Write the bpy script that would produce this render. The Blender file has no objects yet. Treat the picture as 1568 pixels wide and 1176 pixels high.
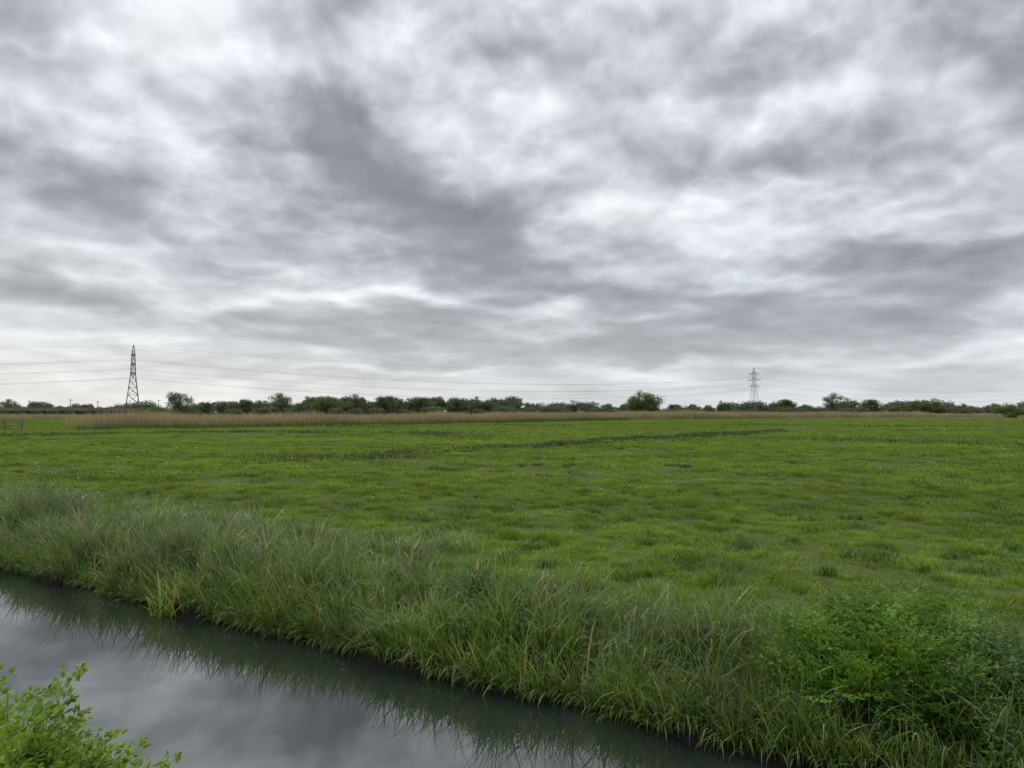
import bpy, math, numpy as np
from mathutils import Vector
R=np.random.RandomState(7)
scene=bpy.context.scene
F=1178.0
PITCH=math.radians(2.04)
CAMZ=2.5
T2=np.array([0.829,-0.559]); N2=np.array([0.559,0.829])
SH=.08

# ------------------------------------------------------------------ helpers
def link(o,parent=None):
    scene.collection.objects.link(o)
    if parent: o.parent=parent
    return o
def mesh_np(name,V,Q,attrs=None,mats=(),midx=None,smooth=False):
    V=np.asarray(V,dtype=np.float32).reshape(-1,3); Q=np.asarray(Q,dtype=np.int32)
    k=Q.shape[1]; n=len(Q)
    me=bpy.data.meshes.new(name)
    me.vertices.add(len(V)); me.vertices.foreach_set('co',V.ravel())
    me.loops.add(n*k); me.loops.foreach_set('vertex_index',Q.ravel())
    me.polygons.add(n); me.polygons.foreach_set('loop_start',np.arange(0,n*k,k,dtype=np.int32))
    for m in mats: me.materials.append(m)
    if midx is not None: me.polygons.foreach_set('material_index',np.asarray(midx,dtype=np.int32))
    me.update(calc_edges=True)
    me.polygons.foreach_set('use_smooth',np.full(n,smooth,dtype=bool))
    if attrs:
        for a,v in attrs.items():
            at=me.attributes.new(a,'FLOAT','POINT'); at.data.foreach_set('value',np.asarray(v,dtype=np.float32).ravel())
    me.update()
    return me
def snoise(x,y,sc,seed=0):
    r=np.random.RandomState(seed+100); s=0
    for i in range(6):
        a=r.uniform(0,6.28); f=sc*r.uniform(.6,1.9); p=r.uniform(0,6.28)
        s=s+np.sin((x*math.cos(a)+y*math.sin(a))*f+p+1.3*np.sin((x*math.sin(a)-y*math.cos(a))*f*.7+p*2))
    return s/6*1.6
def wobble(s): return 0.09*np.sin(s*1.7+.5)+0.06*np.sin(s*3.9+1)+0.03*np.sin(s*9.1)
def hfun(x,y):
    x=np.asarray(x,dtype=float); y=np.asarray(y,dtype=float)
    s=x*T2[0]+y*T2[1]; d=x*N2[0]+y*N2[1]
    dd=np.where(d>4,d-wobble(s)-SH,d)
    z=np.interp(dd,[-60,-20,0,1.2,1.6,2.0,2.3,2.6,5.3,5.5,5.62,5.8,6.3,6.9,7.8],
                   [.5,.8,1.0,.95,.72,.25,-.1,-.5,-.5,-.15,.03,.15,.33,.45,.5])
    f=np.clip((d-6.5)/3,0,1)*np.clip(1-(np.hypot(x,y)-120)/200,0,1)
    z=z+f*(0.035*snoise(x,y,.9,1)+0.05*snoise(x,y,.25,2))
    return z

def nd(nt,typ,**kw):
    n=nt.nodes.new(typ)
    for k,v in kw.items(): setattr(n,k,v)
    return n
def setin(nt,sock,v):
    if isinstance(v,bpy.types.NodeSocket): nt.links.new(v,sock)
    else: sock.default_value=v
def M(nt,op,a,b=None,c=None,clamp=False):
    n=nd(nt,'ShaderNodeMath',operation=op); n.use_clamp=clamp
    setin(nt,n.inputs[0],a)
    if b is not None: setin(nt,n.inputs[1],b)
    if c is not None: setin(nt,n.inputs[2],c)
    return n.outputs[0]
def VM(nt,op,a,b=None,scale=None):
    n=nd(nt,'ShaderNodeVectorMath',operation=op)
    setin(nt,n.inputs[0],a)
    if b is not None: setin(nt,n.inputs[1],b)
    if scale is not None: setin(nt,n.inputs['Scale'],scale)
    return n.outputs['Value'] if op in('DOT_PRODUCT','LENGTH') else n.outputs[0]
def NOISE(nt,vec,scale,detail=4,rough=.5,dist=0.):
    n=nd(nt,'ShaderNodeTexNoise')
    setin(nt,n.inputs['Vector'],vec); n.inputs['Scale'].default_value=scale
    n.inputs['Detail'].default_value=detail; n.inputs['Roughness'].default_value=rough; n.inputs['Distortion'].default_value=dist
    return n
def MIX(nt,f,a,b,mode='MIX'):
    n=nd(nt,'ShaderNodeMix',data_type='RGBA',blend_type=mode)
    setin(nt,n.inputs[0],f)
    for s,v in((n.inputs[6],a),(n.inputs[7],b)):
        if isinstance(v,tuple) and len(v)==3: v=v+(1,)
        setin(nt,s,v)
    return n.outputs[2]
def RAMP(nt,f,stops,interp='LINEAR'):
    n=nd(nt,'ShaderNodeValToRGB'); setin(nt,n.inputs[0],f)
    n.color_ramp.interpolation=interp
    e=n.color_ramp.elements
    while len(e)<len(stops): e.new(.5)
    for el,(p,c) in zip(e,stops):
        el.position=p; el.color=(c if len(c)==4 else tuple(c)+(1,))
    return n.outputs[0]
def newmat(name):
    m=bpy.data.materials.new(name); m.use_nodes=True
    nt=m.node_tree; nt.nodes.clear()
    out=nd(nt,'ShaderNodeOutputMaterial'); return m,nt,out
def foliage(name,ca,cb,tip=None,dry=None,dryamt=.0,transl=.3,pn=.35,pscale=.6,rough=.55,spec=.25,patch=None,big=0):
    m,nt,out=newmat(name)
    rnd=nd(nt,'ShaderNodeAttribute',attribute_name='rnd').outputs['Fac']
    t=nd(nt,'ShaderNodeAttribute',attribute_name='t').outputs['Fac']
    pos=nd(nt,'ShaderNodeNewGeometry').outputs['Position']
    col=MIX(nt,rnd,ca,cb)
    if patch:
        p=NOISE(nt,pos,.35,3,.6).outputs[0]
        col=MIX(nt,RAMP(nt,p,[(.45,(0,0,0)),(.66,(1,1,1))]),col,patch)
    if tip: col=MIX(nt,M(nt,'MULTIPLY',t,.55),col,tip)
    if dry:
        col=MIX(nt,M(nt,'GREATER_THAN',M(nt,'FRACT',M(nt,'MULTIPLY',rnd,37.7)),1-dryamt),col,dry)
    n=NOISE(nt,pos,pscale,3,.6).outputs[0]
    f=M(nt,'ADD',M(nt,'MULTIPLY',M(nt,'SUBTRACT',n,.5),pn*4),1.0)
    if big:
        n2=NOISE(nt,VM(nt,'MULTIPLY',pos,(.35,1,1)),.13,3,.65).outputs[0]
        f=M(nt,'ADD',f,M(nt,'MULTIPLY',M(nt,'SUBTRACT',n2,.5),big*4))
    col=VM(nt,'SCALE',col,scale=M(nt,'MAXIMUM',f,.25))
    p=nd(nt,'ShaderNodeBsdfPrincipled'); setin(nt,p.inputs['Base Color'],col)
    p.inputs['Roughness'].default_value=rough; p.inputs['Specular IOR Level'].default_value=spec
    tr=nd(nt,'ShaderNodeBsdfTranslucent'); setin(nt,tr.inputs[0],MIX(nt,1.0,col,(1.2,1.15,.6),'MULTIPLY'))
    mx=nd(nt,'ShaderNodeMixShader'); mx.inputs[0].default_value=transl
    nt.links.new(p.outputs[0],mx.inputs[1]); nt.links.new(tr.outputs[0],mx.inputs[2]); nt.links.new(mx.outputs[0],out.inputs[0])
    return m
def simple(name,ca,cb,scale=3,rough=.8,bump=0,metal=0):
    m,nt,out=newmat(name)
    pos=nd(nt,'ShaderNodeNewGeometry').outputs['Position']
    n=NOISE(nt,pos,scale,6,.6).outputs[0]
    p=nd(nt,'ShaderNodeBsdfPrincipled')
    setin(nt,p.inputs['Base Color'],MIX(nt,RAMP(nt,n,[(.35,(0,0,0)),(.65,(1,1,1))]),ca,cb))
    p.inputs['Roughness'].default_value=rough; p.inputs['Metallic'].default_value=metal
    if bump:
        b=nd(nt,'ShaderNodeBump'); b.inputs['Strength'].default_value=bump; b.inputs['Distance'].default_value=.05
        setin(nt,b.inputs['Height'],n); nt.links.new(b.outputs[0],p.inputs['Normal'])
    nt.links.new(p.outputs[0],out.inputs[0]); return m

def blades(pos,h,w,az,lean,curl,segs,rnd,tw=None):
    N=len(pos); pos=np.asarray(pos,float)
    h,w,az,lean,curl,rnd=[np.broadcast_to(np.asarray(a,float),(N,)) for a in(h,w,az,lean,curl,rnd)]
    t=np.linspace(0,1,segs+1)
    tm=(t[1:]+t[:-1])/2
    th=lean[:,None]+curl[:,None]*tm[None]**1.3
    hx=np.concatenate([np.zeros((N,1)),np.cumsum(np.sin(th),1)],1)*h[:,None]/segs
    hz=np.concatenate([np.zeros((N,1)),np.cumsum(np.cos(th),1)],1)*h[:,None]/segs
    if tw is None: tw=R.uniform(-1.2,1.2,N)
    sa=az+math.pi/2+tw
    C=np.stack([pos[:,0:1]+hx*np.cos(az)[:,None],pos[:,1:2]+hx*np.sin(az)[:,None],pos[:,2:3]+hz],-1)
    S=np.stack([np.cos(sa),np.sin(sa),np.zeros(N)],-1)
    prof=np.clip((1-t**2.2),.04,1)*(.65+.35*np.sin(np.clip(t*2.5,0,1.57)))
    off=S[:,None,:]*(w[:,None]*prof[None])[...,None]*.5
    V=np.stack([C-off,C+off],2)
    base=(np.arange(N)*(segs+1)*2)[:,None]; k=np.arange(segs)*2
    Q=np.stack([base+k,base+k+1,base+k+3,base+k+2],-1).reshape(-1,4)
    A={'rnd':np.repeat(rnd,(segs+1)*2),'t':np.tile(np.repeat(t,2),N)}
    return V.reshape(-1,3),Q,A
def join(parts):
    V=[];Q=[];A={};o=0;mi=[]
    for p in parts:
        v,q,a=p[:3]; V.append(v);Q.append(q+o);o+=len(v)
        for k in('rnd','t'): A.setdefault(k,[]).append(a[k] if k in a else np.zeros(len(v)))
        mi.append(np.full(len(q),p[3] if len(p)>3 else 0))
    return np.concatenate(V),np.concatenate(Q),{k:np.concatenate(A[k]) for k in A},np.concatenate(mi)
def tube(P,r,sides=5,rnd=.5):
    P=np.asarray(P,float); n=len(P); r=np.broadcast_to(r,(n,))
    V=[]
    for i in range(n):
        d=P[min(i+1,n-1)]-P[max(i-1,0)]; d/=np.linalg.norm(d)+1e-9
        u=np.cross(d,[0,0,1.]) if abs(d[2])<.9 else np.cross(d,[1.,0,0]); u/=np.linalg.norm(u); v=np.cross(d,u)
        for k in range(sides):
            a=2*math.pi*k/sides; V.append(P[i]+r[i]*(math.cos(a)*u+math.sin(a)*v))
    Q=[[i*sides+k,i*sides+(k+1)%sides,(i+1)*sides+(k+1)%sides,(i+1)*sides+k] for i in range(n-1) for k in range(sides)]
    V=np.array(V)
    return V,np.array(Q),{'rnd':np.full(len(V),rnd),'t':np.zeros(len(V))}
def leafq(B,D,L,W,rnd,up=None,fold=.15):
    N=len(B); D=D/np.linalg.norm(D,axis=1,keepdims=True)
    U=R.normal(size=(N,3)) if up is None else up+R.normal(size=(N,3))*.25
    S=np.cross(D,U); S/=np.linalg.norm(S,axis=1,keepdims=True)+1e-9
    Nn=np.cross(S,D)
    L=np.broadcast_to(L,(N,))[:,None]; W=np.broadcast_to(W,(N,))[:,None]
    a=B; m=B+D*L*.42-Nn*W*fold
    V=np.stack([a,m+S*W*.5,B+D*L,m-S*W*.5],1).reshape(-1,3)
    Q=np.arange(N*4).reshape(N,4)
    return V,Q,{'rnd':np.repeat(np.broadcast_to(rnd,(N,)),4),'t':np.tile([0,.5,1,.5],N)}
def replicate(V,Q,A,places):
    Vs=[];Qs=[];As={k:[] for k in A};o=0
    for (x,y,z,r,s,sz,dr) in places:
        c,sn=math.cos(r),math.sin(r)
        v=np.stack([(V[:,0]*c-V[:,1]*sn)*s+x,(V[:,0]*sn+V[:,1]*c)*s+y,V[:,2]*sz+z],-1)
        Vs.append(v);Qs.append(Q+o);o+=len(v)
        for k in A: As[k].append(np.clip(A[k]+(dr if k=='rnd' else 0),0,1))
    return np.concatenate(Vs),np.concatenate(Qs),{k:np.concatenate(As[k]) for k in As}
def gn_scatter(name,coll,pts,rotz,scl,idx):
    n=len(pts)
    me=bpy.data.meshes.new(name); me.vertices.add(n); me.vertices.foreach_set('co',np.asarray(pts,dtype=np.float32).ravel())
    for a,v in(('rz',rotz),('sc',scl)):
        at=me.attributes.new(a,'FLOAT','POINT'); at.data.foreach_set('value',np.asarray(v,dtype=np.float32))
    at=me.attributes.new('ix','INT','POINT'); at.data.foreach_set('value',np.asarray(idx,dtype=np.int32))
    ob=bpy.data.objects.new(name,me); link(ob)
    g=bpy.data.node_groups.new(name+'_nodes','GeometryNodeTree')
    g.interface.new_socket(name='Geometry',in_out='INPUT',socket_type='NodeSocketGeometry')
    g.interface.new_socket(name='Geometry',in_out='OUTPUT',socket_type='NodeSocketGeometry')
    gi=g.nodes.new('NodeGroupInput'); go=g.nodes.new('NodeGroupOutput')
    ip=g.nodes.new('GeometryNodeInstanceOnPoints'); ci=g.nodes.new('GeometryNodeCollectionInfo')
    ci.inputs['Collection'].default_value=coll; ci.inputs['Separate Children'].default_value=True; ci.inputs['Reset Children'].default_value=True
    def na(nm,ty):
        q=g.nodes.new('GeometryNodeInputNamedAttribute'); q.data_type=ty; q.inputs['Name'].default_value=nm
        return [o for o in q.outputs if o.enabled][0]
    cx=g.nodes.new('ShaderNodeCombineXYZ'); g.links.new(na('rz','FLOAT'),cx.inputs[2])
    er=g.nodes.new('FunctionNodeEulerToRotation'); g.links.new(cx.outputs[0],er.inputs[0])
    g.links.new(gi.outputs[0],ip.inputs['Points']); g.links.new(ci.outputs[0],ip.inputs['Instance'])
    ip.inputs['Pick Instance'].default_value=True
    g.links.new(na('ix','INT'),ip.inputs['Instance Index']); g.links.new(er.outputs[0],ip.inputs['Rotation'])
    g.links.new(na('sc','FLOAT'),ip.inputs['Scale']); g.links.new(ip.outputs[0],go.inputs[0])
    md=ob.modifiers.new('scatter','NODES'); md.node_group=g
    return ob
def mkcoll(name,meshes):
    c=bpy.data.collections.new(name)
    for i,me in enumerate(meshes): c.objects.link(bpy.data.objects.new('%s_part_%d'%(name,i),me))
    return c

# ------------------------------------------------------------------ camera
cam=bpy.data.cameras.new('camera'); co=bpy.data.objects.new('camera',cam); link(co)
co.location=(0,0,CAMZ); co.rotation_euler=(math.pi/2+PITCH,0,0)
cam.sensor_width=36; cam.lens=36*F/1568; cam.clip_end=20000; cam.clip_start=.05
scene.camera=co
scene.view_settings.view_transform='Standard'
def pdir(px,py):
    x=(px-784)/F; yy=(588-py)/F
    v=np.array([x,math.cos(PITCH)-yy*math.sin(PITCH),math.sin(PITCH)+yy*math.cos(PITCH)])
    return v/np.linalg.norm(v)

# ------------------------------------------------------------------ world
w=bpy.data.worlds.new('World'); scene.world=w; w.use_nodes=True
nt=w.node_tree; nt.nodes.clear()
out=nd(nt,'ShaderNodeOutputWorld')
SUN_EL=math.radians(48); SUN_AZ=math.radians(-35)
sky=nd(nt,'ShaderNodeTexSky',sky_type='NISHITA'); sky.sun_disc=False
sky.sun_elevation=SUN_EL; sky.sun_rotation=SUN_AZ
bg1=nd(nt,'ShaderNodeBackground'); nt.links.new(sky.outputs[0],bg1.inputs[0]); bg1.inputs[1].default_value=.09
D=VM(nt,'NORMALIZE',nd(nt,'ShaderNodeTexCoord').outputs['Generated'])
sp=nd(nt,'ShaderNodeSeparateXYZ'); nt.links.new(D,sp.inputs[0]); X,Y,Z=sp.outputs
zc=M(nt,'MAXIMUM',Z,0.0)
hh=M(nt,'SQRT',M(nt,'MAXIMUM',M(nt,'SUBTRACT',1.0,M(nt,'MULTIPLY',Z,Z)),.0004))
cb=nd(nt,'ShaderNodeCombineXYZ')
nt.links.new(M(nt,'MULTIPLY',M(nt,'DIVIDE',X,hh),5.0),cb.inputs[0]); nt.links.new(M(nt,'MULTIPLY',M(nt,'DIVIDE',Y,hh),5.0),cb.inputs[1])
nt.links.new(M(nt,'MULTIPLY',M(nt,'LOGARITHM',M(nt,'ADD',zc,.14),math.e),4.0),cb.inputs[2])
P=cb.outputs[0]
wn=NOISE(nt,P,1.1,3,.5).outputs['Color']
wv=VM(nt,'SUBTRACT',wn,(.5,.5,.5))
P2=VM(nt,'ADD',P,VM(nt,'SCALE',wv,scale=.22))
B=NOISE(nt,P2,1.25,5,.48).outputs[0]
P3=VM(nt,'ADD',P2,(.02,.05,.14))
B2=NOISE(nt,P3,1.25,4,.48).outputs[0]
C=NOISE(nt,P2,1.7,3,.5).outputs[0]
bil=M(nt,'SUBTRACT',M(nt,'POWER',M(nt,'MULTIPLY',M(nt,'ABSOLUTE',M(nt,'SUBTRACT',C,.5)),5.0,clamp=True),.7),.5)
az=M(nt,'ARCTAN2',X,Y); el=M(nt,'ARCSINE',Z)
ca=nd(nt,'ShaderNodeCombineXYZ'); nt.links.new(az,ca.inputs[0]); nt.links.new(el,ca.inputs[1])
AE=VM(nt,'ADD',ca.outputs[0],VM(nt,'MULTIPLY',wv,(.26,.15,0)))
blobs=[(620,285,230,60,25,.60),(480,205,110,45,10,.25),(720,360,120,34,10,.25),(610,520,200,28,8,.48),(860,440,110,15,8,.35),
(1130,480,260,36,4,.50),(1020,540,150,18,4,.38),(1450,400,130,45,0,.34),(60,270,200,75,15,.25),(1400,240,200,45,-10,.25),(1500,40,220,50,0,.35),
(330,330,160,40,10,.2),(200,480,300,22,0,.14),
(420,120,150,60,20,-.28),(250,60,120,40,10,-.2),(1310,110,120,35,-10,-.30),(980,340,220,50,5,-.26),(845,480,60,24,0,-.45),(540,463,130,14,4,-.5),
(750,200,150,50,10,-.22),(1220,325,150,22,0,-.22),(1480,345,120,16,0,-.3),(60,410,60,14,0,-.28),(600,565,350,12,0,-.35),(1450,545,150,16,0,-.3),(1230,440,70,12,0,-.3)]
S=None
for (px,py,rx,ry,rot,amp) in blobs:
    d=pdir(px,py); a0=math.atan2(d[0],d[1]); e0=math.asin(d[2])
    mp=nd(nt,'ShaderNodeMapping',vector_type='TEXTURE'); nt.links.new(AE,mp.inputs[0])
    mp.inputs['Location'].default_value=(a0,e0,0); mp.inputs['Rotation'].default_value=(0,0,-math.radians(rot)); mp.inputs['Scale'].default_value=(rx/F*1.15,ry/F*1.15,1)
    q=VM(nt,'DOT_PRODUCT',mp.outputs[0],mp.outputs[0])
    g=M(nt,'MULTIPLY',M(nt,'EXPONENT',M(nt,'MULTIPLY',q,-1.0)),amp)
    S=g if S is None else M(nt,'ADD',S,g)
dens=M(nt,'ADD',M(nt,'MULTIPLY',M(nt,'SUBTRACT',B,.5),1.5),M(nt,'ADD',S,.38))
dens=M(nt,'ADD',dens,M(nt,'MULTIPLY',bil,.22))
col=RAMP(nt,dens,[(.0,(.88,.91,.95)),(.18,(.75,.78,.825)),(.34,(.62,.648,.695)),(.50,(.50,.525,.57)),(.68,(.365,.382,.42)),(.98,(.26,.272,.303))],'LINEAR')
rel=M(nt,'ADD',1.0,M(nt,'MULTIPLY',M(nt,'SUBTRACT',B2,B),1.5))
rel=M(nt,'MINIMUM',M(nt,'MAXIMUM',rel,.8),1.3)
col=VM(nt,'SCALE',col,scale=rel)
hb=M(nt,'EXPONENT',M(nt,'MULTIPLY',zc,-12.0))
col=MIX(nt,M(nt,'MULTIPLY',hb,.82),col,MIX(nt,M(nt,'ADD',M(nt,'MULTIPLY',az,-1.1),.30,clamp=True),(.74,.78,.81),(.94,.92,.84)))
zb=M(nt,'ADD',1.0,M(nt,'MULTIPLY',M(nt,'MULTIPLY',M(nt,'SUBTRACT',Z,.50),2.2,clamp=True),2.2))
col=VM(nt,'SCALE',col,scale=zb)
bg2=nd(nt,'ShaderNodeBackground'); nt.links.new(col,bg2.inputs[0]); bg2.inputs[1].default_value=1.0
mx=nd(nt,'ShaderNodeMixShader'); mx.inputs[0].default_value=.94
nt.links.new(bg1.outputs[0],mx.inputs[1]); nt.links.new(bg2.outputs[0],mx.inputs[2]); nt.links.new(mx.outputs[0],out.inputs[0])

sl=bpy.data.lights.new('sun','SUN'); sl.energy=1.4; sl.angle=math.radians(20); sl.color=(1,.96,.9)
so=bpy.data.objects.new('sun',sl); link(so)
sd=Vector((math.sin(SUN_AZ)*math.cos(SUN_EL),math.cos(SUN_AZ)*math.cos(SUN_EL),math.sin(SUN_EL)))
so.rotation_euler=sd.to_track_quat('Z','Y').to_euler(); so.location=(0,0,50)

# ------------------------------------------------------------------ ground
def grow(a,b,step,far,ratio=1.12):
    v=list(np.arange(a,b+1e-6,step)); st=step
    while v[-1]<far: st*=ratio; v.append(v[-1]+st)
    st=step; lo=[a]
    while lo[-1]>-far: st*=ratio; lo.append(lo[-1]-st)
    return np.array(lo[1:][::-1]+v)
sv=grow(-26,12,.2,6000); dv=grow(-1,9,.1,6000)
SS,DD=np.meshgrid(sv,dv,indexing='ij')
GX=SS*T2[0]+DD*N2[0]; GY=SS*T2[1]+DD*N2[1]; GZ=hfun(GX,GY)
n1,n2=SS.shape; I=np.arange(n1*n2).reshape(n1,n2)
Q=np.stack([I[:-1,:-1],I[1:,:-1],I[1:,1:],I[:-1,1:]],-1).reshape(-1,4)
m,nt,out=newmat('pasture_ground')
pos=nd(nt,'ShaderNodeNewGeometry').outputs['Position']
mid=NOISE(nt,pos,.5,6,.65).outputs[0]; fine=NOISE(nt,pos,7,6,.7).outputs[0]
far=NOISE(nt,VM(nt,'MULTIPLY',pos,(.35,1,1)),.06,8,.7).outputs[0]
c=MIX(nt,RAMP(nt,mid,[(.35,(0,0,0)),(.65,(1,1,1))]),(.042,.070,.012),(.070,.110,.018))  # pasture greens darkened to include the shade among grass blades
c=MIX(nt,RAMP(nt,far,[(.4,(0,0,0)),(.62,(1,1,1))]),c,(.060,.075,.022))
c=MIX(nt,RAMP(nt,fine,[(.48,(0,0,0)),(.72,(1,1,1))]),c,(.052,.047,.022))
spz=nd(nt,'ShaderNodeSeparateXYZ'); nt.links.new(pos,spz.inputs[0])
mud=M(nt,'MULTIPLY',M(nt,'SUBTRACT',.42,spz.outputs[2]),4.0,clamp=True)
c=MIX(nt,mud,c,(.014,.014,.009))
p=nd(nt,'ShaderNodeBsdfPrincipled'); setin(nt,p.inputs['Base Color'],c); p.inputs['Roughness'].default_value=.95; p.inputs['Specular IOR Level'].default_value=.1
b=nd(nt,'ShaderNodeBump'); b.inputs['Strength'].default_value=.7; b.inputs['Distance'].default_value=.06; setin(nt,b.inputs['Height'],fine); nt.links.new(b.outputs[0],p.inputs['Normal'])
nt.links.new(p.outputs[0],out.inputs[0])
link(bpy.data.objects.new('ground',mesh_np('ground',np.stack([GX,GY,GZ],-1),Q,mats=[m],smooth=True)))

# water
m,nt,out=newmat('ditch_water')
pos=nd(nt,'ShaderNodeNewGeometry').outputs['Position']
p=nd(nt,'ShaderNodeBsdfPrincipled'); p.inputs['Base Color'].default_value=(.012,.016,.015,1); p.inputs['Roughness'].default_value=.008; p.inputs['IOR'].default_value=2.4
h=M(nt,'ADD',NOISE(nt,pos,1.0,2,.5).outputs[0],M(nt,'MULTIPLY',NOISE(nt,pos,7,2,.5).outputs[0],.03))
b=nd(nt,'ShaderNodeBump'); b.inputs['Strength'].default_value=.04; b.inputs['Distance'].default_value=.05; setin(nt,b.inputs['Height'],h); nt.links.new(b.outputs[0],p.inputs['Normal'])
nt.links.new(p.outputs[0],out.inputs[0])
c4=[(-900,1.9),(900,1.9),(900,6.2),(-900,6.2)]
V=[[s*T2[0]+d*N2[0],s*T2[1]+d*N2[1],0] for s,d in c4]
link(bpy.data.objects.new('water',mesh_np('water',V,[[0,1,2,3]],mats=[m])))

# ------------------------------------------------------------------ meadow grass
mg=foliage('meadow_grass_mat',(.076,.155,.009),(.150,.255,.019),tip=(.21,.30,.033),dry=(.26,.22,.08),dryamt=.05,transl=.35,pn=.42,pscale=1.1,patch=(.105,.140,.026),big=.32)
def grass_patch(size,n,hlo,hhi,wlo,whi,ntuft,spread,segs,seed):
    global R
    R=np.random.RandomState(seed)
    nt_=int(n*.65); c=R.uniform(-size/2,size/2,(ntuft,2)); th=R.uniform(.4,1.4,ntuft)**1.4
    i=R.randint(0,ntuft,nt_); off=R.normal(size=(nt_,2))*spread*R.uniform(.5,1.3,(ntuft,1))[i]
    p1=c[i]+off; r=np.hypot(off[:,0],off[:,1])/spread
    p2=R.uniform(-size/2,size/2,(n-nt_,2))
    P=np.concatenate([p1,p2]); 
    h=np.concatenate([R.uniform(hlo,hhi,nt_)*th[i]*np.clip(1.3-.3*r,.4,1.3),R.uniform(hlo*.5,hhi*.6,n-nt_)])
    azz=np.concatenate([np.arctan2(off[:,1],off[:,0])+R.normal(size=nt_)*.6,R.uniform(0,6.28,n-nt_)])
    tr=R.uniform(0,1,ntuft)
    rnd=np.concatenate([np.clip(tr[i]*.8+R.uniform(0,.2,nt_),0,1),R.uniform(0,.8,n-nt_)])
    pos=np.concatenate([P,np.full((n,1),-.01)],1)
    v,q,a=blades(pos,h,R.uniform(wlo,whi,n),azz,R.uniform(.05,.6,n),R.uniform(.2,1.5,n),segs,rnd)
    return mesh_np('grass_patch',v,q,a,[mg])
c0=mkcoll('grass_near',[grass_patch(1.8,3600,.05,.13,.007,.013,22,.09,3,10+i) for i in range(5)])
c1=mkcoll('grass_mid',[grass_patch(4.4,5000,.06,.16,.018,.034,50,.2,2,20+i) for i in range(4)])
c2=mkcoll('grass_far',[grass_patch(11,5000,.08,.2,.05,.10,110,.5,1,30+i) for i in range(4)])
R=np.random.RandomState(5)
def field_pts(step,y0,y1,dmin=6.75):
    xs=np.arange(-y1*.85-8,y1*.85+8,step); ys=np.arange(-14 if y0<5 else y0*.6,y1+step,step)
    XX,YY=np.meshgrid(xs,ys); XX=XX.ravel()+R.uniform(-.25,.25,XX.size)*step; YY=YY.ravel()+R.uniform(-.25,.25,YY.size)*step
    rr=np.maximum(YY,np.hypot(XX,YY)*.8); d=XX*N2[0]+YY*N2[1]
    k=(rr>=y0)&(rr<y1)&(d>dmin)&(np.abs(XX)<YY*.85+9)
    XX=XX[k];YY=YY[k]
    return np.stack([XX,YY,hfun(XX,YY)],-1)
for nm,cc,st,a,b_,nv,dm in(('meadow_grass',c0,1.4,0,20,5,7.3),('meadow_grass',c1,3.5,19,55,4,9),('meadow_grass',c2,9,52,190,4,12)):
    pts=field_pts(st,a,b_,dm); n=len(pts)
    gn_scatter(nm,cc,pts,R.uniform(0,6.28,n),R.uniform(.8,1.3,n),R.randint(0,nv,n))

mt=foliage('tussock_mat',(.030,.075,.010),(.062,.120,.018),tip=(.11,.17,.035),transl=.3,pn=.2,pscale=2)
def scat_blades(name,XY,h,w,segs,mat,leanr=(.0,.5),curlr=(.2,1.2),az=None,rnd=None,zoff=0.):
    n=len(XY); z=hfun(XY[:,0],XY[:,1])+zoff
    v,q,a=blades(np.column_stack([XY,z]),h,w,R.uniform(0,6.28,n) if az is None else az,R.uniform(*leanr,n),R.uniform(*curlr,n),segs,R.uniform(0,1,n) if rnd is None else rnd)
    ob=link(bpy.data.objects.new(name,mesh_np(name,v,q,a,[mat]))); return ob
XY=[];Hh=[];Ww=[]
def pxground(px,py,z=.5):
    d=pdir(px,py); t=(z-CAMZ)/d[2]; return d[0]*t,d[1]*t
spots=[(1240,778,.35),(1228,776,.3),(1040,836,.22),(600,770,.2),(705,752,.18),(930,770,.25),(390,740,.25),(530,748,.2),(1100,775,.2),(860,745,.3),(120,735,.9),(150,733,.8),(90,737,.8),(1180,730,.3),(1400,700,.5),(830,705,.3),(1300,690,.5),(640,790,.15),(1140,840,.15)]
for _ in range(330):
    yy=630+14+246*R.uniform(0,1)**1.4
    spots.append((R.uniform(-100,1668),yy,R.uniform(.05,.16)*max(1,(700-yy)/18)))
for (px,py,r) in spots:
    x,y=pxground(px,py)
    if x*N2[0]+y*N2[1]<8: continue
    n=int(50+300*min(r,.6)); 
    XY.append(np.column_stack([x+R.normal(size=n)*r*1.2,y+R.normal(size=n)*r*.9])); Hh.append(R.uniform(.08,.19,n)*(1+min(r,.8)*.5)); Ww.append(R.uniform(.008,.018,n)*max(1,y/18))
scat_blades('grass_tussocks',np.concatenate(XY),np.concatenate(Hh),np.concatenate(Ww),3,mt,(.1,.7))

mr=foliage('rush_mat',(.024,.052,.011),(.052,.085,.022),tip=(.10,.11,.045),dry=(.19,.16,.07),dryamt=.10,transl=.2,pn=.3,pscale=.5)
def along(pts,n,wid):
    pts=np.array(pts,float); seg=np.linalg.norm(np.diff(pts,axis=0),axis=1); cum=np.r_[0,np.cumsum(seg)]
    u=R.uniform(0,cum[-1],n); 
    dens=.5+.35*np.sin(u*.35+1.3*np.sin(u*.13))+.35*np.sin(u*.9+2); u=u[R.uniform(0,1,n)<np.clip(.15+.9*dens,0.12,1)]
    x=np.interp(u,cum,pts[:,0]); y=np.interp(u,cum,pts[:,1])+.7*np.sin(u*.22)+.4*np.sin(u*.6+1)
    return np.column_stack([x+R.normal(size=len(u))*wid*.5,y+R.normal(size=len(u))*wid*(1+.6*np.sin(u*.3))])
l1=[pxground(380,708),pxground(500,705),pxground(620,699),pxground(750,689),pxground(860,682),pxground(950,674),pxground(1060,668),pxground(1200,661)]
l2=[pxground(0,668),pxground(200,664),pxground(400,662),pxground(620,664),pxground(760,672)]
l3=[pxground(930,676),pxground(1100,672),pxground(1330,676),pxground(1600,684)]
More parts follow.
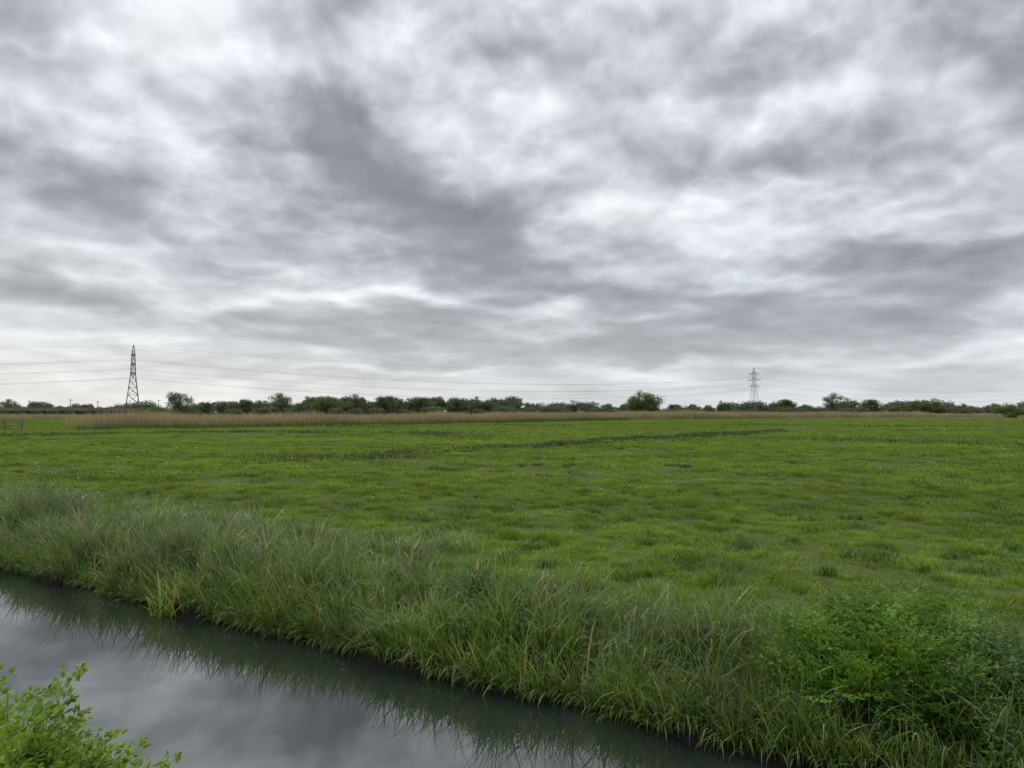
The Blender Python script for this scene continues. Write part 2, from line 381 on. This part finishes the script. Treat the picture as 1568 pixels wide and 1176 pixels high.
l4=[pxground(300,655),pxground(700,653),pxground(1000,650),pxground(1500,654)]
a=along(l1,14000,1.1); b1=along(l2,7500,1.8); c1_=along(l3,3600,2.0); d1_=along(l4,6000,4)
XYr=np.concatenate([a,b1,c1_,d1_]); dist=XYr[:,1]
scat_blades('rushes',XYr,R.uniform(.10,.30,len(XYr))*(1+.5*(snoise(XYr[:,0],XYr[:,1],.6,4)>.6)),.012+dist*.0009,2,mr,(0,.45),(0,.9))

# ------------------------------------------------------------------ bank grasses
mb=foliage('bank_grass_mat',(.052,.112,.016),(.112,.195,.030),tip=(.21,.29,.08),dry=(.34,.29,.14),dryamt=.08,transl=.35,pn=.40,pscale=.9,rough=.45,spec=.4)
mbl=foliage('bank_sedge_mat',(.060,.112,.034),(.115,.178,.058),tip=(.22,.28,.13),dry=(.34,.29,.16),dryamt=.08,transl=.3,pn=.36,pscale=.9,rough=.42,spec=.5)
def sd2xy(s,d): return np.column_stack([s*T2[0]+d*N2[0],s*T2[1]+d*N2[1]])
def bank(name,n,s0,s1,d0,d1,hlo,hhi,wlo,whi,mat,segs=6,toward=.35,clump=True,curl=(.3,2.0),lean=(.0,.45)):
    if clump:
        nc=n//42; cs=R.uniform(s0,s1,nc); cd=d0+(d1-d0)*R.beta(1.2,1.4,nc); ch=R.uniform(.42,1.32,nc); cr=R.uniform(0,1,nc)
        i=R.randint(0,nc,n); s=cs[i]+R.normal(size=n)*.10; d=cd[i]+R.normal(size=n)*.09; hm=ch[i]; rn=np.clip(cr[i]*.7+R.uniform(0,.35,n),0,1)
        azc=R.uniform(0,6.28,nc)[i]+R.normal(size=n)*1.2
    else:
        s=R.uniform(s0,s1,n); d=R.uniform(d0,d1,n); hm=1; rn=R.uniform(0,1,n); azc=R.uniform(0,6.28,n)
    if d0>4: d=np.maximum(d+SH,5.59+SH+wobble(s)+R.uniform(0,.07,n))
    aw=math.atan2(-N2[1],-N2[0])
    k=R.uniform(0,1,n)<toward*np.clip(1.6-(d-d0)*1.2,0.1,1.6)
    azz=np.where(k,aw+R.normal(size=n)*.7,azc)
    XY=sd2xy(s,d)
    h=R.uniform(hlo,hhi,n)*hm*(1+.15*snoise(s,d,1.3,21))
    z=hfun(XY[:,0],XY[:,1]); z=np.maximum(z,-.05)-.02
    v,q,a=blades(np.column_stack([XY,z]),h,R.uniform(wlo,whi,n),azz,R.uniform(*lean,n),R.uniform(*curl,n),segs,rn)
    return v,q,a
parts=[bank('a',17000,-9,12,5.62,6.8,.24,.54,.009,.017,mb,segs=5,curl=(.1,1.6))+(0,),
       bank('a2',9000,-9,12,6.3,7.8,.12,.28,.007,.013,mb,segs=4)+(0,),
       bank('b',15000,-26,-7,5.62,7.5,.38,.78,.010,.018,mbl,segs=5,curl=(.1,1.5))+(1,),
       bank('b2',3500,-9,-2,5.7,7.0,.3,.6,.009,.015,mbl,segs=5)+(1,),
       bank('b3',6000,-26,-6,7.2,8.8,.2,.45,.009,.016,mbl,segs=4)+(1,),
       bank('c',11000,-26,12,5.58,5.78,.16,.42,.008,.015,mb,segs=5,clump=False,toward=.45,curl=(.1,1.5))+(0,),
       bank('c2',4000,-26,12,5.58,5.70,.15,.35,.008,.014,mb,segs=5,clump=False,toward=1.,curl=(1.5,3.0),lean=(.2,.7))+(0,),
       bank('e',4500,-26,12,5.60,6.9,.45,.78,.008,.015,mb,segs=6,clump=False,toward=.4,curl=(.6,2.6),lean=(0,.3))+(0,),
       bank('f',1500,-24,12,5.60,7.4,.5,.85,.005,.010,mb,segs=4,clump=False,toward=.1,curl=(0,.4),lean=(0,.15))+(0,)]
v,q,a,mi=join(parts)
link(bpy.data.objects.new('bank_grass',mesh_np('bank_grass',v,q,a,[mb,mbl],mi)))
v,q,a,mi=join([bank('n',12000,-12,9,.2,2.05,.10,.24,.006,.011,mb,segs=3)+(0,),bank('n2',10000,-12,9,-3,.4,.05,.12,.006,.011,mb,segs=2)+(0,)])
link(bpy.data.objects.new('near_bank_grass',mesh_np('near_bank_grass',v,q,a,[mb],mi)))

mir=foliage('iris_mat',(.14,.21,.03),(.22,.29,.05),tip=(.28,.32,.08),transl=.3,pn=.1)
x0,y0=pxground(262,934,0.05)
n=34; XY=np.column_stack([x0+R.normal(size=n)*.10,y0-.06+R.normal(size=n)*.06])
v,q,a=blades(np.column_stack([XY,np.full(n,-.02)]),R.uniform(.35,.62,n),R.uniform(.022,.036,n),R.uniform(0,6.28,n),R.uniform(.05,.8,n),R.uniform(.1,1.0,n),6,R.uniform(0,1,n))
link(bpy.data.objects.new('yellow_iris',mesh_np('yellow_iris',v,q,a,[mir])))

# ------------------------------------------------------------------ leafy plants
def parsley(seed,nf=15,H=.6,ls=1.0):
    global R
    R=np.random.RandomState(seed); parts=[]
    B=[];Dd=[];L=[];W=[];rn=[];UP=[]
    for f in range(nf):
        a=R.uniform(0,6.28); el0=R.uniform(.9,1.5); Lf=H*R.uniform(.5,1.0)
        pts=[np.array([R.normal()*.05,R.normal()*.05,0.])]; ang=el0
        ns=9
        for j in range(ns):
            ang-=R.uniform(.02,.14); pts.append(pts[-1]+np.array([math.cos(a)*math.cos(ang),math.sin(a)*math.cos(ang),math.sin(ang)])*Lf/ns)
        parts.append(tube(pts,np.linspace(.004,.0015,ns+1),3,.4))
        fr=R.uniform(0,1)
        for j in range(5,ns+1):
            tj=(j-5)/(ns-5); d=pts[j]-pts[j-1]; d/=np.linalg.norm(d)
            s=np.cross(d,[0,0,1.]); s/=np.linalg.norm(s); up=np.cross(s,d)
            Lp=Lf*.26*(1.15-tj)*R.uniform(.7,1.2)
            for sg in(-1,1):
                pd=s*sg*.85+d*.5+up*R.uniform(-.35,.35)+R.normal(size=3)*.15; pd/=np.linalg.norm(pd)
                for kx in range(1,5):
                    bp=pts[j]+pd*Lp*kx/4
                    for s2 in(-1,1):
                        q=np.cross(pd,up)*s2*.8+pd*.7+R.normal(size=3)*.3
                        B.append(bp);Dd.append(q);UP.append(up+R.normal(size=3)*.3);L.append(.028*ls*(1.3-kx/6)*R.uniform(.7,1.4));W.append(.019*ls);rn.append(np.clip(fr*.5+R.uniform(0,.5),0,1))
                    if kx==4: B.append(bp);Dd.append(pd);UP.append(up);L.append(.032*ls);W.append(.018*ls);rn.append(fr)
    v,q,a=leafq(np.array(B),np.array(Dd),np.array(L),np.array(W),np.array(rn),np.array(UP))
    parts.append((v,q,a)); v,q,a,_=join(parts); return v,q,a
def nettle(seed,H=.6):
    global R
    R=np.random.RandomState(seed); parts=[];B=[];Dd=[];L=[];rn=[];UP=[]
    for st in range(4):
        a=R.uniform(0,6.28); lean=R.uniform(0,.35); h=H*R.uniform(.6,1)
        ox=R.normal(size=2)*.07
        P=[np.array([ox[0]+math.cos(a)*lean*h*t*t,ox[1]+math.sin(a)*lean*h*t*t,h*t]) for t in np.linspace(0,1,11)]
        parts.append(tube(P,np.linspace(.004,.002,11),3,.3))
        for j in range(2,11):
            b=j*1.57+a; l=.085*(1.2-.07*j)*R.uniform(.8,1.2)
            for sg in(0,math.pi):
                dd=np.array([math.cos(b+sg),math.sin(b+sg),R.uniform(-.5,.35)]); B.append(P[j]);Dd.append(dd);L.append(l);rn.append(R.uniform(0,1));UP.append([0,0,1.])
    L=np.array(L); v,q,a=leafq(np.array(B),np.array(Dd),L,L*.58,np.array(rn),np.array(UP),.12)
    parts.append((v,q,a)); v,q,a,_=join(parts); return v,q,a
pv=[parsley(50+i) for i in range(4)]; nv=[nettle(70+i) for i in range(4)]
R=np.random.RandomState(99)
mp_=foliage('cow_parsley_mat',(.065,.150,.014),(.125,.235,.028),tip=(.17,.28,.045),transl=.35,pn=.3,pscale=2)
mn=foliage('nettle_mat',(.034,.085,.016),(.075,.145,.030),tip=(.11,.18,.05),transl=.3,pn=.25,pscale=2)
ml=foliage('hedge_leaf_mat',(.095,.175,.014),(.175,.270,.028),tip=(.22,.32,.05),transl=.35,pn=.15,pscale=2)
def clump(name,variants,centers,mat):
    parts=[]
    for (x,y,sc) in centers:
        v=variants[R.randint(len(variants))]
        z=float(hfun(x,y))
        parts.append(replicate(*v,[(x,y,max(z,0)-.03,R.uniform(0,6.28),sc,sc*R.uniform(.85,1.15),R.uniform(-.2,.2))]))
    v,q,a,_=join(parts)
    return link(bpy.data.objects.new(name,mesh_np(name,v,q,a,[mat])))
def pick(px0,px1,py0,py1,n,z,s0,s1,dmin=5.7,dmax=9):
    r=[]
    while len(r)<n:
        x,y=pxground(R.uniform(px0,px1),R.uniform(py0,py1),z); d=x*N2[0]+y*N2[1]
        if dmin<d<dmax: r.append((x,y,R.uniform(s0,s1)))
    return r
clump('cow_parsley',pv,pick(1210,1450,985,1090,46,.45,.55,1.2,6.1),mp_)
clump('cow_parsley',pv,pick(690,800,930,990,7,.4,.5,.8,6.1),mn)
clump('nettle_plants',nv,pick(700,800,925,1000,18,.4,.65,.95,6.1),mn)
clump('nettle_plants',nv,pick(1180,1640,1060,1230,36,.35,.5,.9,5.8)+pick(1450,1640,1000,1110,26,.45,.5,1.0,6),mn)
pl=[]
for px,topy,dep in((-80,1010,3.0),(-40,1015,3.05),(-15,1022,2.95),(-110,1005,2.9),(5,1060,3.0),(35,1085,3.0),(75,1085,3.0),(105,1090,3.05),(-60,1030,2.75),(-10,1065,2.8),(50,1110,2.8),(130,1115,3.0),(155,1140,3.0),(205,1160,3.05),(90,1135,2.8),(245,1172,3.1),(-140,1000,3.2),(20,1095,2.9)):
    x=(px-784)/F*dep; z=CAMZ-(topy-630)/F*dep; g=float(hfun(x,dep)); pl.append((x,dep,max(.22,(z-g+.02)/.60)))
pb=[parsley(90+i,nf=18,H=.6,ls=1.05) for i in range(3)]
hn=[nettle(95+i,.6) for i in range(3)]
clump('cow_parsley',pb+pb+hn,pl+[(x+R.normal()*.05,y+R.normal()*.07,s*.85) for x,y,s in pl],ml)

ms=simple('stalk',(.25,.2,.1),(.15,.13,.06))
x,y=pxground(628,870,.45)
v,q,a,_=join([tube([(x,y,.4),(x+.02,y,.7),(x,y,.95),(x+.03,y,1.2)],[.006,.005,.004,.002],4),tube([(x,y,1.0),(x+.04,y,1.1),(x+.1,y+.01,1.15)],[.003,.002,.008],4),tube([(x+.03,y,1.1),(x-.03,y,1.18)],[.003,.008],4)])
link(bpy.data.objects.new('dock_stalk',mesh_np('dock_stalk',v,q,a,[ms])))
mfl=simple('floating_leaf',(.10,.11,.04),(.16,.13,.06),8)
B=[];
for px,py in((440,975),(712,1037),(700,1033),(180,905),(330,945),(1010,1110),(560,1000),(860,1075),(20,1110)):
    x,y=pxground(px,py,.006); 
    for _ in range(3): B.append((x+R.normal()*.05,y+R.normal()*.02,.006+R.uniform(0,.004)))
B=np.array(B); n=len(B); Dd=np.column_stack([R.normal(size=(n,2)),np.full(n,.03)])
v,q,a=leafq(B,Dd,R.uniform(.05,.12,n),R.uniform(.02,.05,n),.5,np.tile([0,0,1.],(n,1)),.02)
link(bpy.data.objects.new('floating_leaves',mesh_np('floating_leaves',v,q,a,[mfl])))

def balls(name,centers,rad,mat,col=None):
    t=(1+5**.5)/2
    vv=np.array([(-1,t,0),(1,t,0),(-1,-t,0),(1,-t,0),(0,-1,t),(0,1,t),(0,-1,-t),(0,1,-t),(t,0,-1),(t,0,1),(-t,0,-1),(-t,0,1)])/math.hypot(1,t)
    ff=np.array([(0,11,5),(0,5,1),(0,1,7),(0,7,10),(0,10,11),(1,5,9),(5,11,4),(11,10,2),(10,7,6),(7,1,8),(3,9,4),(3,4,2),(3,2,6),(3,6,8),(3,8,9),(4,9,5),(2,4,11),(6,2,10),(8,6,7),(9,8,1)])
    V=(centers[:,None,:]+vv[None]*rad[:,None,None]).reshape(-1,3); Q=(np.arange(len(centers))[:,None,None]*12+ff[None]).reshape(-1,3)
    return link(bpy.data.objects.new(name,mesh_np(name,V,Q,mats=[mat])))
mw=simple('dandelion_clock',(.65,.65,.62),(.8,.8,.78)); my=simple('dandelion_yellow',(.7,.5,.02),(.75,.6,.05))
def fl(lst,rs):
    C=[];r=[]
    for px,py in lst:
        x,y=pxground(px,py); C.append((x,y,float(hfun(x,y))+.14)); r.append(rs*max(1,y/26))
    return np.array(C),np.array(r)
L=[(447,708),(270,689),(300,690),(255,713),(180,705),(230,695),(40,690)]+[(R.uniform(0,500),R.uniform(672,740)) for _ in range(10)]
balls('dandelion_clocks',*fl(L,.018),mw)
L=[(1170,718),(1095,718),(1395,660),(1420,655),(1360,662),(1180,716)]+[(R.uniform(900,1568),R.uniform(652,760)) for _ in range(14)]
balls('dandelion_flowers',*fl(L,.016),my)

# ------------------------------------------------------------------ reed bed
mre=foliage('reed_mat',(.24,.195,.12),(.39,.325,.215),tip=(.35,.28,.185),transl=.25,pn=.22,pscale=.15,rough=.8,spec=.1)
mrg=foliage('reed_green_mat',(.06,.11,.02),(.10,.15,.035),transl=.25,pn=.2,pscale=.2)
def gp(px,py): return pxground(px,py,.5)
def strip(pts,n,wid,hlo,hhi,wf,segs=2,az=None):
    pts=np.array(pts,float); seg=np.linalg.norm(np.diff(pts,axis=0),axis=1); cum=np.r_[0,np.cumsum(seg)]
    u=R.uniform(0,cum[-1],n); x=np.interp(u,cum,pts[:,0])+R.normal(size=n)*.6; y=np.interp(u,cum,pts[:,1])+R.uniform(0,1,n)*wid+.9*snoise(u,u*0,.3,12)
    hm=1+.14*snoise(x,y,.25,9)+.08*snoise(x,y,1.2,8)
    z=hfun(x,y)-.05
    return blades(np.column_stack([x,y,z]),R.uniform(hlo,hhi,n)*hm,wf*y,R.uniform(0,6.28,n),R.uniform(0,.18,n),R.uniform(0,.7,n),segs,R.uniform(0,1,n))
parts=[strip([gp(108,658),gp(300,655),gp(500,652),gp(700,648.5),gp(850,645),gp(960,643)],30000,9,1.3,2.15,.0006)+(0,),
       strip([gp(955,643),gp(1060,641.7),gp(1150,641),gp(1200,640.5)],12000,12,1.5,2.3,.0006)+(0,),
       strip([gp(1200,640.5),gp(1300,639.5),gp(1430,638.5)],9000,14,1.3,2.2,.0006)+(0,),
       strip([gp(1420,638.5),gp(1650,638.5)],3500,14,.9,1.7,.0006)+(0,),
       strip([gp(-250,642),gp(0,642),gp(115,643)],7000,15,1.0,1.6,.0006)+(0,),
       strip([gp(108,659),gp(400,654.5),gp(700,649.5),gp(960,643.7)],7000,3,.4,.9,.0006)+(1,)]
v,q,a,mi=join(parts); link(bpy.data.objects.new('reed_bed',mesh_np('reed_bed',v,q,a,[mre,mrg],mi)))

# ------------------------------------------------------------------ trees
mlf=foliage('tree_leaf_mat',(.050,.078,.026),(.100,.130,.045),transl=.25,pn=.25,pscale=.35)
mlf2=foliage('tree_leaf_light_mat',(.080,.115,.034),(.140,.170,.058),transl=.25,pn=.2,pscale=.35)
mlf3=foliage('tree_leaf_far_haze_mat',(.060,.085,.048),(.125,.150,.085),transl=.2,pn=.25,pscale=.1)  # greyer green leaf colour, distance haze mixed into the base
mbk=simple('bark',(.06,.05,.04),(.12,.10,.08),4)
def tree(seed,H,RX,cb,ncl,nleaf,ls,mat,clr=.32,fill=1.0):
    global R
    R=np.random.RandomState(seed); parts=[]
    tr=[(0,0,-.3),(R.normal()*.1,R.normal()*.1,H*.25),(R.normal()*.3,R.normal()*.3,H*.55),(R.normal()*.4,R.normal()*.4,H*.85)]
    parts.append(tube(tr,np.array([.035,.028,.018,.005])*H,7)+(1,))
    CH=H-cb
    for i in range(ncl):
        while True:
            p=R.uniform(-1,1,3)
            if .25<np.linalg.norm(p)<1: break
        prof=1-.25*max(p[2],0)
        c=np.array([p[0]*RX*.8*prof,p[1]*RX*.8*prof,cb+CH*.5+p[2]*CH*.42])
        t0=R.uniform(.15,.6); st=np.array([0,0,max(.2,min(c[2]*.75,H*t0))])
        md=(st+c)/2+np.array([0,0,.05*H])
        parts.append(tube([st,md,c],np.array([.012,.008,.003])*H,4)+(1,))
        cr=clr*RX*R.uniform(.55,1.25); nl=int(nleaf*R.uniform(.5,1.3)*(cr/(clr*RX))**2)
        d=R.normal(size=(nl,3)); d/=np.linalg.norm(d,axis=1,keepdims=True)
        rr=cr*R.uniform(.25,1,nl)**.6*(1+.35*np.sin(d[:,0]*5+i)*np.sin(d[:,2]*6+i*2))
        B=c+d*rr[:,None]*np.array([1,1,.8])
        B[:,2]=np.maximum(B[:,2],.1)
        v,q,a=leafq(B,R.normal(size=(nl,3)),R.uniform(.6,1.4,nl)*ls,R.uniform(.4,.8,nl)*ls,np.clip(R.uniform(0,.5)+R.uniform(0,.5,nl),0,1))
        parts.append((v,q,a,0))
    v,q,a,mi=join(parts)
    return mesh_np('tree',v,q,a,[mat,mbk],mi)
T_round=[tree(1,9,5.2,.2,44,330,.38,mlf2,.34),tree(2,9,5.0,.8,30,230,.40,mlf,.33),tree(3,9,5.8,1.0,28,200,.40,mlf,.32)]
T_open=[tree(4,10,4.4,1.5,26,100,.36,mlf2,.28),tree(5,10,4.0,1.2,22,130,.36,mlf2,.3)]
T_bush=[tree(6,4,4.2,.3,22,200,.34,mlf,.34),tree(7,3.5,3.6,.2,18,190,.34,mlf2,.34)]
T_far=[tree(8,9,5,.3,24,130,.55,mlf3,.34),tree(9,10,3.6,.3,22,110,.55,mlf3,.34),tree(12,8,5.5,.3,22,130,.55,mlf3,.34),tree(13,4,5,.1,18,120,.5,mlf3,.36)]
R=np.random.RandomState(33)
def put(me,H0,R0,name,px,top,wpx,dep):
    x=(px-784)/F*dep; H=(630-top)/F*dep+2.0; Wd=wpx/F*dep/2
    o=bpy.data.objects.new(name,me); link(o); o.location=(x,dep,.45); sw=Wd/(R0*1.0); o.scale=(sw,sw,H/H0*1.0); o.rotation_euler=(0,0,R.uniform(0,6.28))
put(T_round[0],9.1,5.2,'willow_tree',985,595,60,225)
for px,top,wp,dep,k in((275,596,50,330,2),(312,614,30,330,1),(372,610,42,370,1),(430,599,50,370,3),(500,604,50,350,0),(545,601,36,380,3),(590,605,44,420,1),(700,608,44,420,2),(795,607,26,380,4),(880,610,38,380,4),(1108,611,24,260,0),(1200,610,44,380,1),(1275,599,40,370,3),(1300,606,36,380,4),(1332,610,42,380,1),(1420,608,54,390,0),(1030,618,22,380,1),(60,612,42,420,2),(12,609,32,420,3),(650,607,54,420,1),(470,611,30,380,4),(395,611,28,380,3),(745,610,34,400,0)):
    me,h0,r0=((T_round[0],9.1,5.2),(T_round[1],9.1,5.),(T_round[2],9.1,5.8),(T_open[0],10.1,4.4),(T_open[1],10.1,4.))[k]
    put(me,h0,r0,'deciduous_tree',px,top,wp,dep)
for px,top,wp,dep in((1545,616,52,245),(1110,627,30,255),(1480,622,40,380),(955,620,26,300),(840,619,30,380),(1372,619,30,380),(735,616,40,400),(470,616,34,360),(240,620,40,345),(1240,621,30,380),(1060,621,34,380)):
    put(T_bush[R.randint(2)],4.1,4.0,'hawthorn_bush',px,top,wp,dep)
pts=[];sc=[];ix=[]
def addt(px,dep,H,i):
    h0=(9.3,10.3,8.3,4.2)[i]; pts.append(((px-784)/F*dep,dep,.4)); sc.append(H/h0); ix.append(i)
for _ in range(230):
    dep=R.uniform(430,620); px=R.uniform(-500,2070); addt(px,dep,R.uniform(5,9)*dep/520,R.choice([0,2,3]))
for _ in range(110):
    dep=R.uniform(420,560); px=R.uniform(470,790); addt(px,dep,R.uniform(.75,1.15)*((630-608)/F*dep+2),R.randint(0,3))
for _ in range(30):
    dep=R.uniform(430,560); px=R.uniform(330,560); addt(px,dep,R.uniform(6,10),R.randint(0,3))
for _ in range(200):
    dep=R.uniform(335,420); px=R.uniform(-500,2070); addt(px,dep,R.uniform(2,4.5),3)
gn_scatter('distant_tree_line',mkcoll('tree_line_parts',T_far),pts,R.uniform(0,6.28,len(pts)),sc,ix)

# ------------------------------------------------------------------ pylons and lines
mst=simple('galvanised_steel',(.12,.13,.14),(.18,.19,.20),1,.6)
def strut(a,b,r): return tube([a,b],r,4)
def hw(z): return np.interp(z,[0,14,30,46,52],[5.2,3.5,1.7,1.1,.12])
ARMS=[(30.5,8.0),(37.5,9.8),(44.5,7.2)]
LD=np.array([563,300.])/638; AD=np.array([-LD[1],LD[0]])
def pylon(x,y,sc=1.0,th=1.0):
    parts=[]
    lv=[0,8,14.5,20,25,30,33.8,37.5,41,44.5,48,52]
    cs=[(1,1),(1,-1),(-1,-1),(-1,1)]
    P=lambda z,c:np.array([hw(z)*c[0],hw(z)*c[1],z])
    for i in range(len(lv)-1):
        a,b=lv[i],lv[i+1]
        for j in range(4):
            c,e=cs[j],cs[(j+1)%4]
            parts.append(strut(P(a,c),P(b,c),.26*th)); 
            parts.append(strut(P(a,c),P(b,e),.13*th)); parts.append(strut(P(a,e),P(b,c),.13*th)); parts.append(strut(P(b,c),P(b,e),.12*th))
    for z,l in ARMS:
        for sg in(-1,1):
            tip=np.array([0,sg*l,z]); w_=hw(z)
            for sx in(-1,1):
                parts.append(strut(np.array([sx*w_,sg*w_,z]),tip,.15*th)); parts.append(strut(np.array([sx*w_,sg*w_,z+2.4]),tip,.13*th))
                for f in(.33,.66):
                    lo=np.array([sx*w_,sg*w_,z])*(1-f)+tip*f; hi=np.array([sx*w_,sg*w_,z+2.4])*(1-f)+tip*f
                    parts.append(strut(lo,hi,.09*th)); parts.append(strut(lo,np.array([sx*w_,sg*w_,z+2.4])*(1-f+.33)+tip*(f-.33),.09*th))
            for kk in range(3):
                parts.append(strut(tip-np.array([0,0,.2+kk*1.1]),tip-np.array([0,0,1.1+kk*1.1]),.2*th))
    v,q,a,_=join(parts)
    o=bpy.data.objects.new('electricity_pylon',mesh_np('electricity_pylon',v,q,a,[mst])); link(o)
    o.location=(x,y,.45); o.scale=(sc,sc,sc); o.rotation_euler=(0,0,math.atan2(LD[1],LD[0]))
PY=[(-849,280),(-286,580),(277,880),(840,1180),(1403,1480)]
for i,(x,y) in enumerate(PY): pylon(x,y,1.0,(1.0 if i<2 else .8))
parts=[]
for (x0,y0),(x1,y1) in zip(PY[:-1],PY[1:]):
    for z,l in ARMS+[(51.8,0)]:
        for sg in((-1,1) if l else (1,)):
            P_=[]
            for t in np.linspace(0,1,41):
                P_.append((x0+(x1-x0)*t+AD[0]*l*sg,y0+(y1-y0)*t+AD[1]*l*sg,z-(3.4 if l else 0)+.45-4*(13 if l else 10)*t*(1-t)))
            parts.append(tube(P_,.055,3))
v,q,a,_=join(parts)
mwi=simple('cable',(.12,.12,.125),(.15,.15,.15))
link(bpy.data.objects.new('power_lines',mesh_np('power_lines',v,q,a,[mwi])))

# ------------------------------------------------------------------ fence, railway viaduct, poles
def box(c,s,rz=0):
    x,y,z=[e/2 for e in s]; V=np.array([(-x,-y,-z),(x,-y,-z),(x,y,-z),(-x,y,-z),(-x,-y,z),(x,-y,z),(x,y,z),(-x,y,z)])
    cz,sz=math.cos(rz),math.sin(rz); V=np.column_stack([V[:,0]*cz-V[:,1]*sz,V[:,0]*sz+V[:,1]*cz,V[:,2]])+np.array(c)
    return V,np.array([(0,3,2,1),(4,5,6,7),(0,1,5,4),(1,2,6,5),(2,3,7,6),(3,0,4,7)]),{'rnd':np.zeros(8)}
mwd=simple('weathered_wood',(.10,.085,.065),(.20,.175,.14),4)
parts=[]
fx,fy=gp(34,660)
for i in range(7):
    parts.append(box((fx-i*1.8,fy+.05*i,1.05),(.14,.14,1.35 if i%2 else 1.5)))
for k,z in enumerate((.75,1.05,1.35,1.6)):
    for i in range(6): parts.append(box((fx-i*1.8-.9,fy-.09,z+R.uniform(-.03,.03)),(1.8,.04,.11)))
v,q,a,_=join(parts); link(bpy.data.objects.new('wooden_fence',mesh_np('wooden_fence',v,q,a,[mwd])))
mbr=simple('viaduct_brick',(.13,.095,.07),(.20,.155,.12),.6)
parts=[]
for i in range(27):
    x=-330+i*6.4; y=304+i*.8
    parts.append(box((x,y,3.1),(6.4,4,.7),.124)); parts.append(box((x,y-1.8,3.75),(6.4,.25,.6),.124)); parts.append(box((x,y,1.37),(1.4,3,2.74),.124))
v,q,a,_=join(parts); link(bpy.data.objects.new('railway_viaduct',mesh_np('railway_viaduct',v,q,a,[mbr])))
for px,top,dep in((45,613,330),(108,611,340),(150,614,350),(243,612,350)):
    x=(px-784)/F*dep; h=(630-top)/F*dep+2
    v,q,a,_=join([tube([(0,0,0),(0,0,h)],[.16,.11],6),box((0,0,h-.5),(1.8,.12,.12)),box((-.7,0,h-.35),(.1,.1,.25)),box((.7,0,h-.35),(.1,.1,.25))])
    o=link(bpy.data.objects.new('utility_pole',mesh_np('utility_pole',v,q,a,[mwd]))); o.location=(x,dep,.5)
